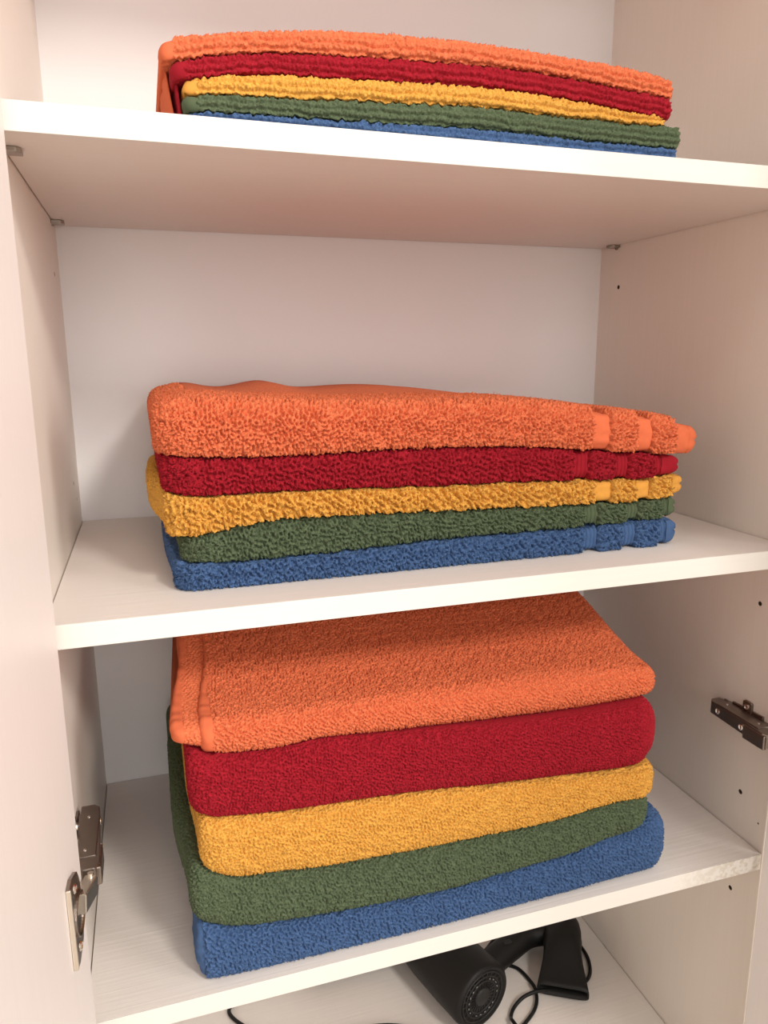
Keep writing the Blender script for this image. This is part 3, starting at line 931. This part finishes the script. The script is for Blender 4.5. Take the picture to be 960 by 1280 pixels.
# ------------------------------------------------------------------ hair dryers on the bottom board
FL = Z_D
d1 = thing('hair_dryer', 'black hair dryer lying with its round air inlet grill facing forward', 'hair dryer', (.42, .235, FL))
R1 = .0435
tail = Vector((.4375, .186, FL + R1 + .0006))
ax1 = Vector((-.30, .95, .0)).normalized()          # from the grill towards the air outlet
bm = bmesh.new()
add_lathe(bm, [(.003, .0), (.003, R1 * .80), (.0005, R1 * .86), (.0005, R1 * .93), (.004, R1 * .985), (.010, R1), (.05, R1), (.10, R1 * .97), (.135, R1 * .88), (.154, R1 * .74), (.158, R1 * .70), (.154, R1 * .62), (.140, R1 * .60), (.140, 0)], tail, ax1, 64)
bm_obj('barrel', bm, M_BLACK, d1, None, True)
bm = bmesh.new()
_, s1, u1 = frame_of(-ax1)
for r in (.0335, .0275, .0215):
    ring = [tail + ax1 * .0024 + (s1 * math.cos(2 * PI * k / 40) + u1 * math.sin(2 * PI * k / 40)) * r for k in range(41)]
    add_tube(bm, ring, .0011, 8, cap=False)
for k in range(24):
    a = 2 * PI * k / 24
    e = s1 * math.cos(a) + u1 * math.sin(a)
    add_tube(bm, [tail + ax1 * .0027 + e * .012, tail + ax1 * .0027 + e * .0335], .0007, 6)
add_lathe(bm, [(-.003, 0), (-.003, .010), (-.001, .0125), (.002, .0125)], tail + ax1 * .003, ax1, 32)
bm_obj('inlet_grill', bm, M_GRILL, d1, None, True)
bm = bmesh.new()
for k in range(20):                                  # worn ring of pale print round the hub
    a = 2 * PI * (k + .5) / 20
    if k in (4, 5, 11, 17):
        continue
    e = s1 * math.cos(a) + u1 * math.sin(a)
    t = -s1 * math.sin(a) + u1 * math.cos(a)
    p = tail + ax1 * .0011 + e * .0243
    add_tube(bm, [p - t * .0010, p + t * .0010], .00055, 6)
bm_obj('printed_ring', bm, M_MARK, d1, 'worn pale print round the grill')
# handle, folded along behind the barrel towards the left back, out of sight of the front
bm = bmesh.new()
hp = smooth_path([tail + ax1 * .115 + Vector((-.016, 0, .0)), Vector((.345, .318, FL + .032)), Vector((.285, .325, FL + .0265)), Vector((.235, .325, FL + .0250))], 8)
add_tube(bm, hp, .02, 24, radii=[.021 - .004 * k / (len(hp) - 1) for k in range(len(hp))], flat=.95)
bm_obj('handle', bm, M_BLACK, d1, None, True)
bm = bmesh.new()
cf = FL + .0030
cp = smooth_path([Vector((.236, .325, FL + .022)), Vector((.205, .328, FL + .012)), Vector((.165, .327, cf)), Vector((.132, .315, cf)), Vector((.131, .297, cf)), Vector((.156, .267, cf)), Vector((.195, .236, cf)), Vector((.232, .229, cf)), Vector((.264, .232, cf)), Vector((.315, .225, cf)), Vector((.355, .207, cf)), Vector((.380, .186, cf)), Vector((.408, .152, cf)), Vector((.44, .138, cf)), Vector((.471, .160, cf)), Vector((.512, .186, cf)), Vector((.528, .212, cf)), Vector((.528, .232, cf)), Vector((.524, .249, cf)), Vector((.5185, .2570, cf)), Vector((.5125, .2615, cf))], 8)
add_tube(bm, clamp_z(cp, FL + .0029), .0024, 12)
bm_obj('cord', bm, M_BLACKG, d1, None, True)

d2 = thing('hair_dryer', 'black hair dryer with wide flat nozzle lying on its side near the right panel', 'hair dryer', (.57, .25, FL))
R2 = .0265
front = Vector((.556, .190, FL + .0175))
ax2 = Vector((.50, .866, 0)).normalized()            # from the nozzle slot back to the body
base2 = front + ax2 * .064 + Vector((0, 0, .010))
bm = bmesh.new()
add_lathe(bm, [(-.004, 0), (-.004, R2 * .86), (.0, R2 * .92), (.012, R2), (.028, R2), (.040, R2 * .93), (.048, R2 * .76), (.053, R2 * .48), (.0545, R2 * .2), (.0548, 0)], base2, ax2, 48)
body2 = bm_obj('barrel', bm, M_BLACK, d2, None, True)
# nozzle: round collar that flattens and widens into a slot
bm = bmesh.new()
up = Vector((0, 0, 1)); sd = ax2.cross(up).normalized()
rings = []
NS = 48
def loop_pt(t, k, grow=0.0):
    """t 0 = collar, 1 = slot"""
    a = 2 * PI * k / NS
    q = t * t * (3 - 2 * t)
    hw = (R2 * 1.02) * (1 - q) + .0340 * q + .003 * math.sin(PI * t) * -1 + grow
    hh = (R2 * 1.02) * (1 - q) + .0085 * q + grow
    pw = 2 + 3.2 * q
    ca, sa = math.cos(a), math.sin(a)
    cx = math.copysign(abs(ca) ** (2 / pw), ca) * hw
    cz = math.copysign(abs(sa) ** (2 / pw), sa) * hh
    c = (base2 + ax2 * .008) * (1 - t) + (front + Vector((0, 0, -.0045))) * t
    c.z = max(c.z, FL + hh + .0012)
    return c + sd * cx + up * cz
for t in [0, .08, .2, .35, .5, .65, .8, .92, 1.0]:
    rings.append([bm.verts.new(loop_pt(t, k)) for k in range(NS)])
rings.append([bm.verts.new(loop_pt(1.0, k, -.0022)) for k in range(NS)])
rings.append([bm.verts.new(loop_pt(.85, k, -.0028)) for k in range(NS)])
rings.append([bm.verts.new(loop_pt(.60, k, -.0040)) for k in range(NS)])
for A, B in zip(rings, rings[1:]):
    for k in range(NS):
        bm.faces.new((A[k], B[k], B[(k + 1) % NS], A[(k + 1) % NS]))
bm.faces.new(rings[-1])
bm_obj('nozzle', bm, M_BLACK, d2, None, True)
bm = bmesh.new()
hp = smooth_path([base2 + ax2 * .032 + Vector((-.008, 0, -.003)), Vector((.556, .283, FL + .024)), Vector((.518, .272, FL + .0220)), Vector((.487, .258, FL + .0210)), Vector((.474, .250, FL + .0205))], 8)
nh = len(hp) - 1
add_tube(bm, hp, .018, 24, radii=[(.0165 + .0020 * math.sin(PI * k / nh)) * (1 if k < nh else .8) for k in range(nh + 1)], flat=.95)
hnd = bm_obj('handle', bm, M_BLACK, d2, None, True)
bm = bmesh.new()
add_box(bm, .505, .517, .262, .268, FL + .0375, FL + .0405, .0012)
bm_obj('switch', bm, M_GRILL, d2)
bm = bmesh.new()
cp = smooth_path([Vector((.476, .252, FL + .020)), Vector((.468, .266, FL + .012)), Vector((.472, .284, cf)), Vector((.494, .297, cf)), Vector((.53, .318, cf)), Vector((.59, .318, cf)), Vector((.622, .285, cf)), Vector((.628, .250, cf)), Vector((.618, .220, cf)), Vector((.600, .204, cf)), Vector((.570, .200, cf)), Vector((.548, .204, FL + .0052)), Vector((.528, .205, FL + .0092)), Vector((.505, .203, FL + .0085)), Vector((.487, .196, FL + .0040)), Vector((.477, .185, cf)), Vector((.474, .172, FL + .0092)), Vector((.478, .150, FL + .0080)), Vector((.48, .12, cf)), Vector((.47, .08, cf))], 8)
add_tube(bm, clamp_z(cp, FL + .0029), .0024, 12)
bm_obj('cord', bm, M_BLACKG, d2, None, True)

# ------------------------------------------------------------------ room
def struct(name, bm, m):
    o = bm_obj(name, bm, m)
    o['kind'] = 'structure'
    return o
m, nt, b = new_mat('floor_tiles')
b.inputs['Roughness'].default_value = 0.4
tc = nt.nodes.new('ShaderNodeTexCoord')
br = nt.nodes.new('ShaderNodeTexBrick')
br.offset = 0.0
br.inputs['Scale'].default_value = 1.0
br.inputs['Brick Width'].default_value = 0.4
br.inputs['Row Height'].default_value = 0.4
br.inputs['Mortar Size'].default_value = 0.004
br.inputs['Color1'].default_value = (0.62, 0.53, 0.44, 1)
br.inputs['Color2'].default_value = (0.58, 0.49, 0.40, 1)
br.inputs['Mortar'].default_value = (0.35, 0.31, 0.27, 1)
nt.links.new(tc.outputs['Object'], br.inputs['Vector'])
nt.links.new(br.outputs['Color'], b.inputs['Base Color'])
bm = bmesh.new(); add_box(bm, -1.6, 2.4, -3.0, .45, -.05, -.0005)
struct('floor', bm, m)
m2, nt, b = new_mat('wall_paint'); b.inputs['Base Color'].default_value = (.80, .76, .70, 1); b.inputs['Roughness'].default_value = .9
bm = bmesh.new(); add_box(bm, -1.6, 2.4, .37, .45, 0, 2.7)
struct('wall_back', bm, m2)

# ------------------------------------------------------------------ light
def area(name, loc, target, size, power, col, size_y=None):
    l = bpy.data.lights.new(name, 'AREA')
    l.energy = power; l.color = col; l.size = size
    if size_y:
        l.shape = 'RECTANGLE'; l.size_y = size_y
    o = bpy.data.objects.new(name, l)
    o.location = loc
    o.rotation_euler = (Vector(target) - Vector(loc)).to_track_quat('-Z', 'Y').to_euler()
    COL.objects.link(o)
    return o
area('ceiling_lamp', (.25, -1.15, 2.45), (.33, 0, .7), .4, 6, (1.0, .90, .80))
area('room_lamp', (1.1, -2.2, 2.4), (.33, 0, .75), .45, 60, (1.0, .95, .885))
area('window_light', (2.3, -1.9, 1.6), (.2, 0, .8), .8, 42, (1.0, .945, .905), 1.1)
area('front_window', (.3, -3.0, 1.3), (.33, 0, .8), 1.5, 36, (1.0, .96, .93), 1.5)
w = bpy.data.worlds.new('room_light'); sc.world = w
w.use_nodes = True
bg = w.node_tree.nodes['Background']
bg.inputs['Color'].default_value = (1.0, .955, .905, 1)
bg.inputs['Strength'].default_value = 0.60

# ------------------------------------------------------------------ camera
cam = bpy.data.cameras.new('camera')
cam.sensor_fit = 'VERTICAL'; cam.sensor_height = 36.0; cam.sensor_width = 27.0
cam.lens = 925.24 * 36.0 / 1280.0
cam.clip_start = 0.01
co = bpy.data.objects.new('camera', cam)
COL.objects.link(co)
r = Vector((0.95296, -0.30303, -0.00558)); u = Vector((0.0681, 0.1961, 0.9782)); f = Vector((0.2953, 0.9326, -0.2076))
f.normalize(); r = (r - f * r.dot(f)).normalized(); u = r.cross(f)
mw = Matrix(((r.x, u.x, -f.x, 0.0794), (r.y, u.y, -f.y, -0.5349), (r.z, u.z, -f.z, 0.9479), (0, 0, 0, 1)))
co.matrix_world = mw
sc.camera = co

sc.view_settings.view_transform = 'Standard'
sc.view_settings.look = 'None'
sc.view_settings.exposure = -0.32
sc.view_settings.gamma = 1.0
sc.view_settings.use_curve_mapping = False
